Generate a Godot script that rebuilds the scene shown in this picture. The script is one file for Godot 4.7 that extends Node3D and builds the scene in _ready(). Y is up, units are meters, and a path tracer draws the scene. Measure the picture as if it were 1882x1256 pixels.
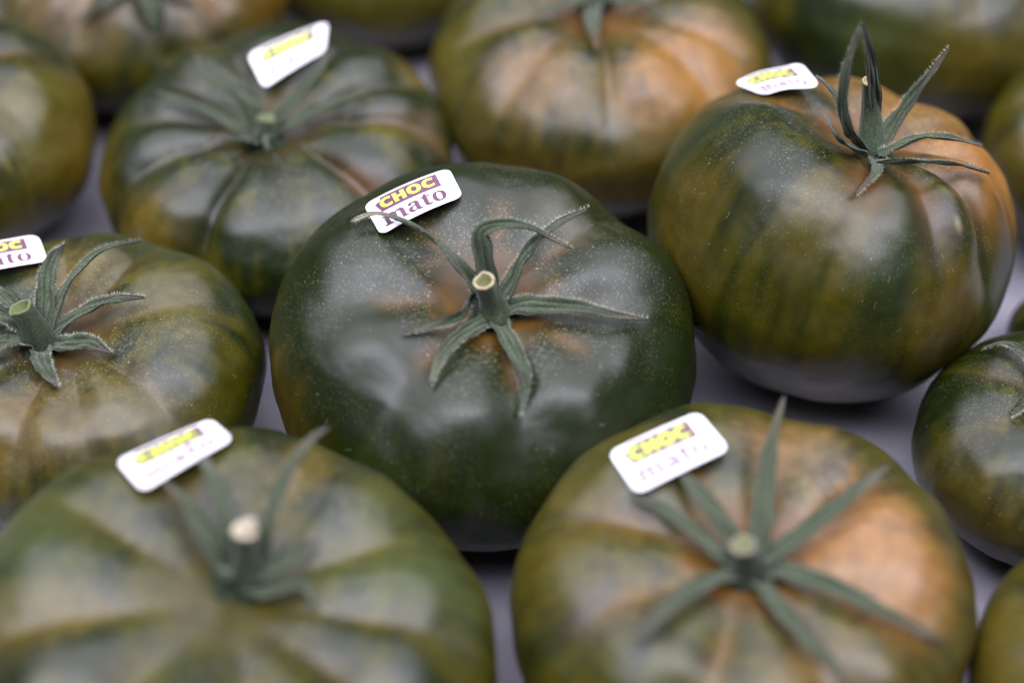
extends Node3D

# A close-up of dark ripe beefsteak tomatoes standing on a pale table top under the wide soft lamps of a hall.
# All lengths are metres; tables of places on a fruit are millimetres in that fruit's own axes.

const MM := 0.001
var skin_mat: StandardMaterial3D
var sepal_mat: StandardMaterial3D
var stem_mat: StandardMaterial3D
var cut_mat: StandardMaterial3D
var hair_mat: StandardMaterial3D
var paper_mat: StandardMaterial3D
var purple_mat: StandardMaterial3D
var yellow_mat: StandardMaterial3D
var streaks := FastNoiseLite.new()
var blotch := FastNoiseLite.new()
var lumps := FastNoiseLite.new()
var used := {}
var rng := RandomNumberGenerator.new()


func _ready() -> void:
	camera_and_light()
	materials()
	table()
	for t in fruits():
		tomato(t)


# ---------------------------------------------------------------- camera, lamps, exposure

func camera_and_light() -> void:
	var cam := Camera3D.new()
	cam.name = "camera"
	add_child(cam)
	var pitch := deg_to_rad(47.0)
	cam.position = Vector3(0, 0.03 + 0.417 * sin(pitch), 0.417 * cos(pitch))
	cam.rotation = Vector3(-pitch, 0, 0)
	var lens := CameraAttributesPhysical.new()
	lens.frustum_focal_length = 72.0
	lens.frustum_focus_distance = 0.406
	lens.exposure_aperture = 4.4
	lens.frustum_near = 0.02
	lens.frustum_far = 60.0
	lens.exposure_multiplier = 1.0
	cam.attributes = lens
	cam.fov = 18.92
	cam.near = 0.02
	cam.far = 60.0
	cam.current = true

	var env := Environment.new()
	env.background_mode = Environment.BG_COLOR
	env.background_color = Color(0.07, 0.07, 0.08)
	env.tonemap_mode = Environment.TONE_MAPPER_LINEAR
	env.tonemap_exposure = 1.14
	env.sdfgi_enabled = true
	env.ssao_enabled = true
	env.ssil_enabled = true
	var we := WorldEnvironment.new()
	we.name = "world_environment"
	we.environment = env
	add_child(we)

	# The soft lamps over the display: one wide panel overhead and a narrower one nearer the front.
	lamp("ceiling_lamp", Vector3(0.0, 1.5, -0.6), Vector2(3.6, 3.0), 10.5)
	lamp("ceiling_lamp", Vector3(0.05, 1.45, 0.30), Vector2(2.6, 0.7), 3.0)


func lamp(called: String, at: Vector3, size: Vector2, energy: float) -> void:
	var l := AreaLight3D.new()
	l.name = called
	l.area_size = size
	l.light_energy = energy
	l.area_normalize_energy = true
	l.light_color = Color(0.942, 0.936, 1.0)
	l.shadow_enabled = true
	l.area_range = 8.0
	l.area_attenuation = 2.0
	add_child(l, true)
	l.position = at
	l.rotation = Vector3(-PI / 2, 0, 0)


# ---------------------------------------------------------------- materials

func lin(r: float, g: float, b: float) -> Color:
	return Color(r, g, b).linear_to_srgb()


func noise_map(freq: float, low: Color, high: Color, kind_seed: int, size := 512) -> NoiseTexture2D:
	var n := FastNoiseLite.new()
	n.seed = kind_seed
	n.noise_type = FastNoiseLite.TYPE_SIMPLEX_SMOOTH
	n.frequency = freq
	n.fractal_octaves = 4
	var t := NoiseTexture2D.new()
	t.width = size
	t.height = size
	t.seamless = true
	t.noise = n
	var ramp := Gradient.new()
	ramp.set_color(0, low)
	ramp.set_color(1, high)
	t.color_ramp = ramp
	return t


func bump_map(freq: float, kind_seed: int, strength: float) -> NoiseTexture2D:
	var n := FastNoiseLite.new()
	n.seed = kind_seed
	n.frequency = freq
	n.fractal_octaves = 4
	var t := NoiseTexture2D.new()
	t.width = 512
	t.height = 512
	t.seamless = true
	t.as_normal_map = true
	t.bump_strength = strength
	t.noise = n
	return t


func speckle_map() -> ImageTexture:
	# Pale pores: dense round the calyx, sparse on the flanks. The fruit's top pole is the middle of the sheet.
	var size := 2048
	var im := Image.create_empty(size, size, false, Image.FORMAT_RGBA8)
	im.fill(Color(0.82, 0.81, 0.66, 0.0))
	var r := RandomNumberGenerator.new()
	r.seed = 11
	for i in 42000:
		var q := r.randf()
		var d := 0.03 + 0.40 * pow(q, 0.85)
		var a := r.randf() * TAU
		# pores come in loose drifts
		var p := Vector2(cos(a), sin(a)) * d
		var drift := blotch.get_noise_2d(p.x * 260.0 + 50.0, p.y * 260.0)
		if drift < -0.10 + 0.35 * r.randf() - 0.25 * (1.0 - q):
			continue
		var strength := r.randf_range(0.05, 0.27) * (1.2 - 0.85 * q)
		if r.randf() < 0.07:
			strength = minf(strength * 2.0, 0.65)
		var rad := r.randf_range(0.38, 0.75)
		if r.randf() < 0.015:
			rad = 1.3
		dot(im, (p + Vector2(0.5, 0.5)) * size, rad, strength)
	# a few scratches and dust fibres
	for i in 26:
		var d := r.randf_range(0.14, 0.32)
		var a := r.randf() * TAU
		var p := Vector2(0.5, 0.5) * size + Vector2(cos(a), sin(a)) * d * size
		var dir := r.randf() * TAU
		var bend := r.randf_range(-0.22, 0.22)
		for k in r.randi_range(8, 26):
			p += Vector2(cos(dir), sin(dir)) * 0.9
			dir += bend
			dot(im, p, 0.6, 0.22)
	return ImageTexture.create_from_image(im)


func dot(im: Image, p: Vector2, rad: float, strength: float) -> void:
	for y in range(int(p.y - rad - 1), int(p.y + rad + 2)):
		for x in range(int(p.x - rad - 1), int(p.x + rad + 2)):
			if x < 0 or y < 0 or x >= im.get_width() or y >= im.get_height():
				continue
			var f := clampf(rad + 0.5 - Vector2(x + 0.5, y + 0.5).distance_to(p), 0.0, 1.0) * strength
			var c := im.get_pixel(x, y)
			if f > c.a:
				c.a = f
				im.set_pixel(x, y, c)


func plain(c: Color, rough: float, spec := 0.5) -> StandardMaterial3D:
	var m := StandardMaterial3D.new()
	m.albedo_color = c
	m.roughness = rough
	m.metallic_specular = spec
	return m


func materials() -> void:
	streaks.seed = 3
	streaks.frequency = 1.0
	streaks.fractal_octaves = 4
	blotch.seed = 8
	blotch.frequency = 0.03
	blotch.fractal_octaves = 3
	lumps.seed = 21
	lumps.frequency = 1.0
	lumps.fractal_octaves = 2

	skin_mat = plain(Color.WHITE, 1.0, 0.5)
	skin_mat.resource_name = "tomato skin"
	skin_mat.vertex_color_use_as_albedo = true
	skin_mat.uv1_triplanar = true
	skin_mat.uv1_scale = Vector3.ONE * 22.0
	skin_mat.albedo_texture = noise_map(0.02, Color(0.80, 0.80, 0.78), Color(1, 1, 1), 5)
	skin_mat.roughness_texture = noise_map(0.012, Color(0.34, 0.34, 0.34), Color(0.44, 0.44, 0.44), 6)
	skin_mat.normal_enabled = true
	skin_mat.normal_texture = bump_map(0.05, 7, 2.0)
	skin_mat.normal_scale = 0.07
	skin_mat.detail_enabled = true
	skin_mat.detail_uv_layer = BaseMaterial3D.DETAIL_UV_2
	skin_mat.detail_blend_mode = BaseMaterial3D.BLEND_MODE_MIX
	skin_mat.detail_albedo = speckle_map()

	sepal_mat = plain(Color.WHITE, 0.75, 0.3)
	sepal_mat.resource_name = "sepal"
	sepal_mat.vertex_color_use_as_albedo = true
	sepal_mat.uv1_triplanar = true
	sepal_mat.uv1_scale = Vector3.ONE * 60.0
	sepal_mat.albedo_texture = noise_map(0.05, Color(0.45, 0.47, 0.45), Color(1, 1, 1), 15)
	sepal_mat.normal_enabled = true
	sepal_mat.normal_texture = bump_map(0.08, 17, 4.0)
	sepal_mat.normal_scale = 0.5
	sepal_mat.rim_enabled = true
	sepal_mat.rim = 0.35
	sepal_mat.rim_tint = 0.3

	stem_mat = sepal_mat
	cut_mat = plain(lin(0.50, 0.48, 0.30), 0.8, 0.3)
	cut_mat.vertex_color_use_as_albedo = true
	cut_mat.albedo_color = Color.WHITE
	hair_mat = plain(lin(0.42, 0.45, 0.36), 0.6, 0.3)

	paper_mat = plain(lin(0.84, 0.83, 0.86), 0.42, 0.5)
	paper_mat.resource_name = "sticker paper"
	purple_mat = plain(lin(0.105, 0.035, 0.075), 0.45, 0.5)
	purple_mat.uv1_triplanar = true
	purple_mat.uv1_scale = Vector3.ONE * 180.0
	purple_mat.albedo_color = Color.WHITE
	purple_mat.albedo_texture = noise_map(0.06, lin(0.07, 0.022, 0.055), lin(0.20, 0.085, 0.15), 31, 256)
	yellow_mat = plain(lin(0.60, 0.74, 0.09), 0.45, 0.5)


# ---------------------------------------------------------------- building blocks

func numbered(called: String) -> String:
	var n: int = used.get(called, 0)
	used[called] = n + 1
	return called if n == 0 else "%s_%03d" % [called, n]


func put(called: String, mesh: Mesh, mat: Material, parent: Node) -> MeshInstance3D:
	var o := MeshInstance3D.new()
	var n := 0
	var full := called
	while parent.has_node(full):
		n += 1
		full = "%s_%03d" % [called, n]
	o.name = full
	o.mesh = mesh
	if mat:
		o.material_override = mat
	parent.add_child(o, true)
	return o


# A closed or open sheet of points (rows x cols) as one smooth mesh.
func sheet(p: PackedVector3Array, rows: int, cols: int, colors := PackedColorArray(), uv2 := PackedVector2Array(), wrap_cols := false) -> ArrayMesh:
	var nrm := PackedVector3Array()
	nrm.resize(p.size())
	for i in rows:
		for j in cols:
			var i0 := maxi(i - 1, 0)
			var i1 := mini(i + 1, rows - 1)
			var j0 := j - 1
			var j1 := j + 1
			if wrap_cols:
				j0 = (cols - 2) if j == 0 else j - 1
				j1 = 1 if j == cols - 1 else j + 1
			else:
				j0 = maxi(j0, 0)
				j1 = mini(j1, cols - 1)
			var n := (p[i1 * cols + j] - p[i0 * cols + j]).cross(p[i * cols + j1] - p[i * cols + j0])
			nrm[i * cols + j] = n.normalized() if n.length_squared() > 1e-24 else Vector3.ZERO
	for i in [0, rows - 1]:  # poles
		var whole := Vector3.ZERO
		var near: int = 1 if i == 0 else rows - 2
		for j in cols:
			whole += nrm[near * cols + j]
		for j in cols:
			if nrm[i * cols + j] == Vector3.ZERO:
				nrm[i * cols + j] = whole.normalized()
	var idx := PackedInt32Array()
	idx.resize((rows - 1) * (cols - 1) * 6)
	var k := 0
	for i in rows - 1:
		for j in cols - 1:
			var a := i * cols + j
			idx[k] = a
			idx[k + 1] = a + 1
			idx[k + 2] = a + cols
			idx[k + 3] = a + 1
			idx[k + 4] = a + cols + 1
			idx[k + 5] = a + cols
			k += 6
	var arr := []
	arr.resize(Mesh.ARRAY_MAX)
	arr[Mesh.ARRAY_VERTEX] = p
	arr[Mesh.ARRAY_NORMAL] = nrm
	arr[Mesh.ARRAY_INDEX] = idx
	if colors.size():
		arr[Mesh.ARRAY_COLOR] = colors
	if uv2.size():
		arr[Mesh.ARRAY_TEX_UV] = uv2
		arr[Mesh.ARRAY_TEX_UV2] = uv2
	var m := ArrayMesh.new()
	m.add_surface_from_arrays(Mesh.PRIMITIVE_TRIANGLES, arr)
	return m


# ---------------------------------------------------------------- the fruit's surface

func wrapd(a: float) -> float:
	return fposmod(a + 180.0, 360.0) - 180.0


func crease_across(c: Array, deg: float) -> float:
	# c: bearing, depth, width in degrees, sharpness 0..1, reach in degrees from the top pole
	var d: float = wrapd(deg - c[0])
	var w: float = c[2] * 1.15
	var soft := exp(-(d / w) * (d / w))
	var keen := exp(-(sqrt(d * d + 0.6) - 0.775) / (0.30 * w))
	return lerpf(soft, keen, c[3])


func crease_along(c: Array, th: float) -> float:
	var reach := deg_to_rad(c[4])
	return smoothstep(0.06, 0.50, th) * (1.0 - smoothstep(reach * 0.45, reach, th))


# th: angle from the top pole, ph: bearing (0 right, 90 away from the camera), both before any tilt
func surf(t: Dictionary, th: float, ph: float, dip := -1.0) -> Vector3:
	var deg := rad_to_deg(ph)
	if dip < -0.5:
		dip = 0.0
		for c in t.creases:
			dip += 1.8 * c[1] * crease_across(c, deg) * crease_along(c, th)
	var s := sin(th)
	var c0 := cos(th)
	var rad: float = t.d * 0.5
	var half: float = t.d * t.aspect * 0.5
	var rho := rad * pow(maxf(s, 0.0), float(t.get("full", 0.82)) if c0 > 0.0 else 0.96)
	var y := half * (pow(absf(c0), 0.94) if c0 > 0.0 else -pow(absf(c0), 0.98))
	var out := 0.0
	for h in t.waves:
		out += h[1] * cos(h[0] * ph - deg_to_rad(h[2]))
	out *= s * s
	for b in t.bumps:  # bearing, angle from the pole, spread round, spread along, height
		var db: float = wrapd(deg - b[0]) / b[2]
		var dt: float = (rad_to_deg(th) - b[1]) / b[3]
		out += b[4] * exp(-db * db - dt * dt)
	var off := lumps.get_noise_3d(cos(ph) * s * 1.7 + t.seed, c0 * 1.4, sin(ph) * s * 1.7) * 0.025 * s
	off += lumps.get_noise_3d(cos(ph) * s * 6.0 + t.seed, c0 * 5.0 + 7.0, sin(ph) * s * 6.0) * 0.0022 * s
	off += out - dip
	rho += off * rad * s
	y += off * rad * c0
	var cw: float = t.cavity[1]
	y -= half * (t.cavity[0] * exp(-(th / cw) * (th / cw)) + 0.05 * exp(-(th / 0.20) * (th / 0.20)))
	return Vector3(cos(ph) * maxf(rho, 0.0), y + half, -sin(ph) * maxf(rho, 0.0))


# height of the fruit's upper side over a spot of its own ground plan
func top_at(t: Dictionary, x: float, z: float) -> Vector3:
	var ph := atan2(-z, x)
	var want := sqrt(x * x + z * z)
	var lo := 0.0
	var hi := 1.62
	for i in 26:
		var mid := (lo + hi) * 0.5
		var q := surf(t, mid, ph)
		if sqrt(q.x * q.x + q.z * q.z) < want:
			lo = mid
		else:
			hi = mid
	return surf(t, lo, ph)


func skin_color(t: Dictionary, th: float, ph: float, valley: float) -> Color:
	var s := sin(th)
	var deg := rad_to_deg(ph)
	var near := smoothstep(0.0, 0.75, th)
	var u := cos(ph) * near
	var v := sin(ph) * near
	# streaks that run from the calyx down the flanks
	var n := streaks.get_noise_3d(u * 2.6 + t.seed * 3.0, v * 2.6, th * 0.55)
	var n2 := streaks.get_noise_3d(u * 7.5 + t.seed * 5.0, v * 7.5, th * 1.3 + 9.0)
	var m := clampf(0.5 + (n * 0.9 + n2 * 0.42) * t.get("streak", 0.8) + t.ripe, 0.0, 1.0)
	var flank := smoothstep(0.75, 1.5, th)
	var green := Color(0.0085, 0.0165, 0.003)
	var olive := Color(0.053, 0.052, 0.003)
	var c: Color = green.lerp(olive, smoothstep(0.25, 0.85, m + 0.20 * flank))
	# brown blush low on the flanks
	c = c.lerp(Color(0.085, 0.055, 0.004), 0.5 * flank * smoothstep(0.4, 0.8, m))
	for p in t.patches:  # bearing, angle, spread round, spread along, colour, amount
		var db: float = wrapd(deg - p[0]) / p[2]
		var dt: float = (rad_to_deg(th) - p[1]) / p[3]
		var f := exp(-db * db - dt * dt)
		f = smoothstep(0.05, 0.95, f * (1.0 + 0.5 * n2 + 0.3 * n)) * p[5]
		c = c.lerp(p[4], f)
	# rusty veins in the valleys and round the calyx
	var rust: float = valley * t.vein * smoothstep(t.get("vein_end", 1.3), 0.25, th)
	rust = maxf(rust, t.ring * (1.0 - smoothstep(0.10, t.get("ring_end", 0.32), th + 0.10 * n2)))
	c = c.lerp(t.rust, clampf(rust, 0.0, 1.0))
	return c


func skin_mesh(t: Dictionary) -> ArrayMesh:
	var cols: int = t.fine
	var rows: int = int(cols * 0.62)
	var p := PackedVector3Array()
	var col := PackedColorArray()
	var uv := PackedVector2Array()
	p.resize(rows * cols)
	col.resize(rows * cols)
	uv.resize(rows * cols)
	var across := []
	for j in cols:
		var deg := 360.0 * j / (cols - 1)
		var a := PackedFloat32Array()
		for c in t.creases:
			a.append(crease_across(c, deg))
		across.append(a)
	for i in rows:
		var th := PI * pow(float(i) / (rows - 1), 1.12)
		var along := PackedFloat32Array()
		for c in t.creases:
			along.append(crease_along(c, th))
		for j in cols:
			var ph := TAU * j / (cols - 1)
			var dip := 0.0
			var valley := 0.0
			for k in t.creases.size():
				var g: float = across[j][k] * along[k]
				dip += 1.8 * t.creases[k][1] * g
				valley = maxf(valley, pow(across[j][k], t.get("vein_fine", 2.5)) * along[k])
			p[i * cols + j] = surf(t, th, ph, dip)
			col[i * cols + j] = skin_color(t, th, ph, valley)
			uv[i * cols + j] = Vector2(0.5 + cos(ph + t.seed) * th / TAU, 0.5 + sin(ph + t.seed) * th / TAU)
	return sheet(p, rows, cols, col, uv, true)


# ---------------------------------------------------------------- calyx, stem, sticker

func spline(pts: Array, x: float) -> Vector3:
	var n := pts.size() - 1
	var f := clampf(x, 0.0, 1.0) * n
	var i := mini(int(f), n - 1)
	var a: Vector3 = pts[i]
	var b: Vector3 = pts[i + 1]
	var before: Vector3 = pts[i - 1] if i > 0 else a * 2.0 - b
	var after: Vector3 = pts[i + 2] if i + 2 <= n else b * 2.0 - a
	return a.cubic_interpolate(b, before, after, f - i)


func ramp(v: Array, x: float) -> float:
	var n := v.size() - 1
	var f := clampf(x, 0.0, 1.0) * n
	var i := mini(int(f), n - 1)
	return lerpf(v[i], v[i + 1], f - i)


# pts: [x, z, lift above the skin] in mm; widths in mm; look: 0 fresh .. 1 dry
func sepal_mesh(t: Dictionary, s: Dictionary) -> ArrayMesh:
	var pts := []
	for q in s.at:
		var on := top_at(t, q[0] * MM, q[1] * MM)
		pts.append(Vector3(q[0] * MM, on.y + q[2] * MM, q[1] * MM))
	var twist: Array = s.get("twist", [0.0, 0.0])
	var fold: float = s.get("fold", 0.28)
	var dry: float = s.get("dry", 0.15)
	var steps := 34
	var half := 9
	var ring := half * 4 + 1
	var p := PackedVector3Array()
	var col := PackedColorArray()
	var hairs: Array = []
	var carried := Vector3.RIGHT
	for i in steps + 1:
		var x := float(i) / steps
		var c := spline(pts, x)
		var tan := (spline(pts, x + 0.02) - spline(pts, x - 0.02)).normalized()
		# the broad side is carried along the midrib without sudden turns
		var level := tan.cross(Vector3.UP)
		if i == 0:
			carried = level.normalized()
		else:
			carried = (carried - tan * carried.dot(tan)).normalized()
			if level.length() > 0.3 and level.dot(carried) > 0.0:
				carried = carried.lerp(level.normalized(), 0.10 * level.length()).normalized()
		var side := carried.rotated(tan, deg_to_rad(ramp(twist, x)))
		var nrm := side.cross(tan).normalized()
		var w := ramp(s.w, x) * MM * 0.42 * (1.0 + 0.40 * exp(-x * 9.0)) * (1.0 + 0.07 * sin(x * 23.0 + s.at[0][0]) + 0.05 * sin(x * 41.0 + s.at[0][1]))
		var thick := lerpf(0.50, 0.32, x) * MM
		var end := 1.0 if i > 0 and i < steps else 0.25
		for j in ring:
			# once round the cross-section: over the top, back below
			var f := float(j) / (half * 2)
			var a := 1.0 - 2.0 * f if f <= 1.0 else -1.0 + 2.0 * (f - 1.0)
			var above := 1.0 if j <= half * 2 else -1.0
			var rib := (0.09 * cos(a * 9.4) + 0.05 * cos(a * 17.0 + x * 4.0)) * MM * above
			var lift := fold * w * (a * a * 1.2 - 0.45) + 0.15 * w * sin(a * 3.0 + x * 17.0 + s.at[0][1])
			var edge := sqrt(maxf(0.0, 1.0 - pow(absf(a), 4.0)))
			p.append(c + side * (a * w * end) + nrm * (lift + above * thick * 0.5 * edge + rib))
			var g := Color(0.050, 0.076, 0.036).lerp(Color(0.175, 0.205, 0.130), 0.45 + 0.32 * sin(a * 9.4 + x * 3.0 + s.at[0][1]) + 0.23 * sin(a * 19.0 + x * 5.0))
			if above < 0:
				g = g.lerp(Color(0.11, 0.15, 0.095), 0.5)
			var brown := smoothstep(0.74 - dry * 0.4, 0.97, x + 0.05 * sin(a * 5.0))
			g = g.lerp(Color(0.030, 0.034, 0.030), dry * 0.8 * (0.5 + 0.5 * sin(x * 11.0 + a * 2.0 + s.at[0][0])) * smoothstep(0.2, 0.7, x))
			g = g.lerp(s.get("tip", Color(0.20, 0.18, 0.13)), brown * 0.9)
			g = g.lerp(Color(0.15, 0.16, 0.115), 0.22 * smoothstep(0.75, 1.0, absf(a)))
			col.append(g)
		if t.fine > 260 and i > 1:
			for k in 4:
				for e in [-1.0, 1.0]:
					var root: Vector3 = c + side * e * w * rng.randf_range(0.86, 0.98) + nrm * (fold * w * 0.7) + tan * rng.randf_range(-0.4, 0.4) * MM
					var dir: Vector3 = (side * e * rng.randf_range(0.2, 1.0) + nrm * rng.randf_range(-0.3, 0.9) + tan * rng.randf_range(-0.4, 0.4)).normalized()
					hairs.append([root, dir * rng.randf_range(0.4, 0.95) * MM, tan])
	var m := sheet(p, steps + 1, ring, col, PackedVector2Array(), true)
	m.surface_set_material(0, sepal_mat)
	if hairs.size():
		add_hairs(m, hairs)
	return m


func add_hairs(m: ArrayMesh, hairs: Array) -> void:
	var st := SurfaceTool.new()
	st.begin(Mesh.PRIMITIVE_TRIANGLES)
	for h in hairs:
		var side: Vector3 = h[2].normalized() * 0.028 * MM
		st.set_normal(Vector3.UP)
		for q in [h[0] - side, h[0] + h[1], h[0] + side]:
			st.add_vertex(q)
	st.commit(m)
	m.surface_set_material(m.get_surface_count() - 1, hair_mat)


func lathe_along(pts: Array, radii: Array, steps: int, round_: int, paint: Callable, lump: float) -> ArrayMesh:
	var p := PackedVector3Array()
	var col := PackedColorArray()
	var ref := Vector3.RIGHT
	for i in steps + 1:
		var x := float(i) / steps
		var c := spline(pts, x)
		var tan := (spline(pts, x + 0.02) - spline(pts, x - 0.02)).normalized()
		var s := tan.cross(ref).normalized()
		var b := s.cross(tan).normalized()
		var r := ramp(radii, x) * MM
		for j in round_ + 1:
			var a := TAU * j / round_
			var rr := r * (1.0 + lump * sin(a * 5.0 + x * 2.0) + lump * 0.7 * sin(a * 3.0 + x * 7.0))
			p.append(c + (s * cos(a) + b * sin(a)) * rr)
			col.append(paint.call(x, a))
	return sheet(p, steps + 1, round_ + 1, col, PackedVector2Array(), true)


func stem(t: Dictionary, root: Node3D) -> void:
	var s: Dictionary = t.stem
	var pts := []
	for q in s.at:
		var on := top_at(t, q[0] * MM, q[1] * MM)
		pts.append(Vector3(q[0] * MM, on.y + q[2] * MM, q[1] * MM))
	var green: Color = s.get("color", Color(0.060, 0.095, 0.045))
	var m := lathe_along(pts, s.r, 20, 28, func(x, a): return green.lerp(Color(0.13, 0.155, 0.075), 0.35 * (0.5 + 0.5 * sin(a * 7.0 + x * 4.0)) + 0.5 * smoothstep(0.85, 1.0, x)), 0.05)
	m.surface_set_material(0, stem_mat)
	if t.fine > 260:
		var hairs := []
		for k in 170:
			var x := rng.randf_range(0.05, 0.9)
			var c := spline(pts, x)
			var tan := (spline(pts, x + 0.02) - spline(pts, x - 0.02)).normalized()
			var dir := tan.cross(Vector3(rng.randf_range(-1, 1), rng.randf_range(-1, 1), rng.randf_range(-1, 1))).normalized()
			hairs.append([c + dir * ramp(s.r, x) * MM * 0.95, dir * rng.randf_range(0.4, 1.0) * MM, tan.cross(dir)])
		add_hairs(m, hairs)
	var o := put("stem", m, null, root)
	# the cut face: a pale rim, a ring of vessels and a sunken pith
	var tip: Vector3 = pts[-1]
	var tan: Vector3 = (pts[-1] - pts[-2]).normalized()
	var r: float = s.r[-1] * MM
	var rim: Color = s.get("rim", Color(0.50, 0.44, 0.27))
	var pith: Color = s.get("pith", Color(0.20, 0.22, 0.09))
	var hole: float = s.get("hole", 0.5)
	var face := [tip - tan * 0.3 * MM, tip, tip + tan * 0.22 * MM, tip + tan * 0.22 * MM, tip + tan * 0.05 * MM, tip - tan * hole * 0.7 * MM, tip - tan * hole * MM]
	var radius := [1.01, 1.04, 0.99, 0.84, 0.74, 0.60, 0.0]
	var tone := [rim * 0.6, rim, rim, rim, rim.lerp(pith, 0.6), pith, pith]
	var p := PackedVector3Array()
	var col := PackedColorArray()
	var sd := tan.cross(Vector3.RIGHT).normalized()
	var bt := sd.cross(tan).normalized()
	for i in face.size():
		for j in 29:
			var a := TAU * j / 28.0
			var wob := 1.0 + 0.025 * sin(a * 5.0 + 2.0) + 0.03 * sin(a * 3.0 + 7.0)
			p.append(face[i] + (sd * cos(a) + bt * sin(a)) * r * radius[i] * wob + tan * MM * (0.16 * sin(a * 3.0 + t.seed) + 0.10 * sin(a * 7.0 + t.seed * 2.0)) * (1.0 if i > 0 and i < 4 else 0.0))
			col.append(tone[i].lerp(Color(0.16, 0.12, 0.06), 0.35 * maxf(0.0, sin(a * 4.0 + t.seed))))
	put("cut_end", sheet(p, face.size(), 29, col, PackedVector2Array(), true), cut_mat, o)
	if s.has("shard"):  # a splinter left where the stalk snapped
		var q: Array = s.shard
		var up: Vector3 = Vector3(q[0], q[2], q[1]) * MM
		var bit := lathe_along([tip - tan * MM, tip + up * 0.5, tip + up], [s.r[-1] * 0.62, s.r[-1] * 0.55, 0.15], 8, 12, func(_x, _a): return rim, 0.06)
		put("splinter", bit, cut_mat, o)


func calyx(t: Dictionary, root: Node3D) -> void:
	var h: Array = t.hub  # x, z, radius, rise in mm
	var p := PackedVector3Array()
	var col := PackedColorArray()
	for i in 13:
		var f := float(i) / 12
		for j in 41:
			var a := -TAU * j / 40.0
			var r: float = h[2] * 1.2 * f * (1.0 + 0.14 * sin(a * 5.0 + t.seed) * f + 0.06 * sin(a * 11.0))
			var x: float = (h[0] + cos(a) * r) * MM
			var z: float = (h[1] + sin(a) * r) * MM
			var y: float = top_at(t, x, z).y + h[3] * MM * (1.0 - f * f) - 0.4 * MM * smoothstep(0.8, 1.0, f)
			p.append(Vector3(x, y, z))
			col.append(Color(0.030, 0.050, 0.026).lerp(Color(0.065, 0.095, 0.045), 0.5 + 0.5 * sin(a * 9.0 + f * 5.0)))
	var m := sheet(p, 13, 41, col, PackedVector2Array(), true)
	m.surface_set_material(0, sepal_mat)
	if t.fine > 260:
		var hairs := []
		for k in 420:
			var a := rng.randf() * TAU
			var r: float = h[2] * sqrt(rng.randf())
			var x: float = (h[0] + cos(a) * r) * MM
			var z: float = (h[1] + sin(a) * r) * MM
			var f: float = r / h[2]
			var root_at := Vector3(x, top_at(t, x, z).y + h[3] * MM * (1.0 - f * f), z)
			var dir := Vector3(rng.randf_range(-1, 1), 1.3, rng.randf_range(-1, 1)).normalized()
			hairs.append([root_at, dir * rng.randf_range(0.5, 1.2) * MM, dir.cross(Vector3(rng.randf(), 0.1, rng.randf()))])
		add_hairs(m, hairs)
	var o := put("calyx", m, null, root)
	for s in t.sepals:
		put("sepal", sepal_mesh(t, s), null, o)


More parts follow.
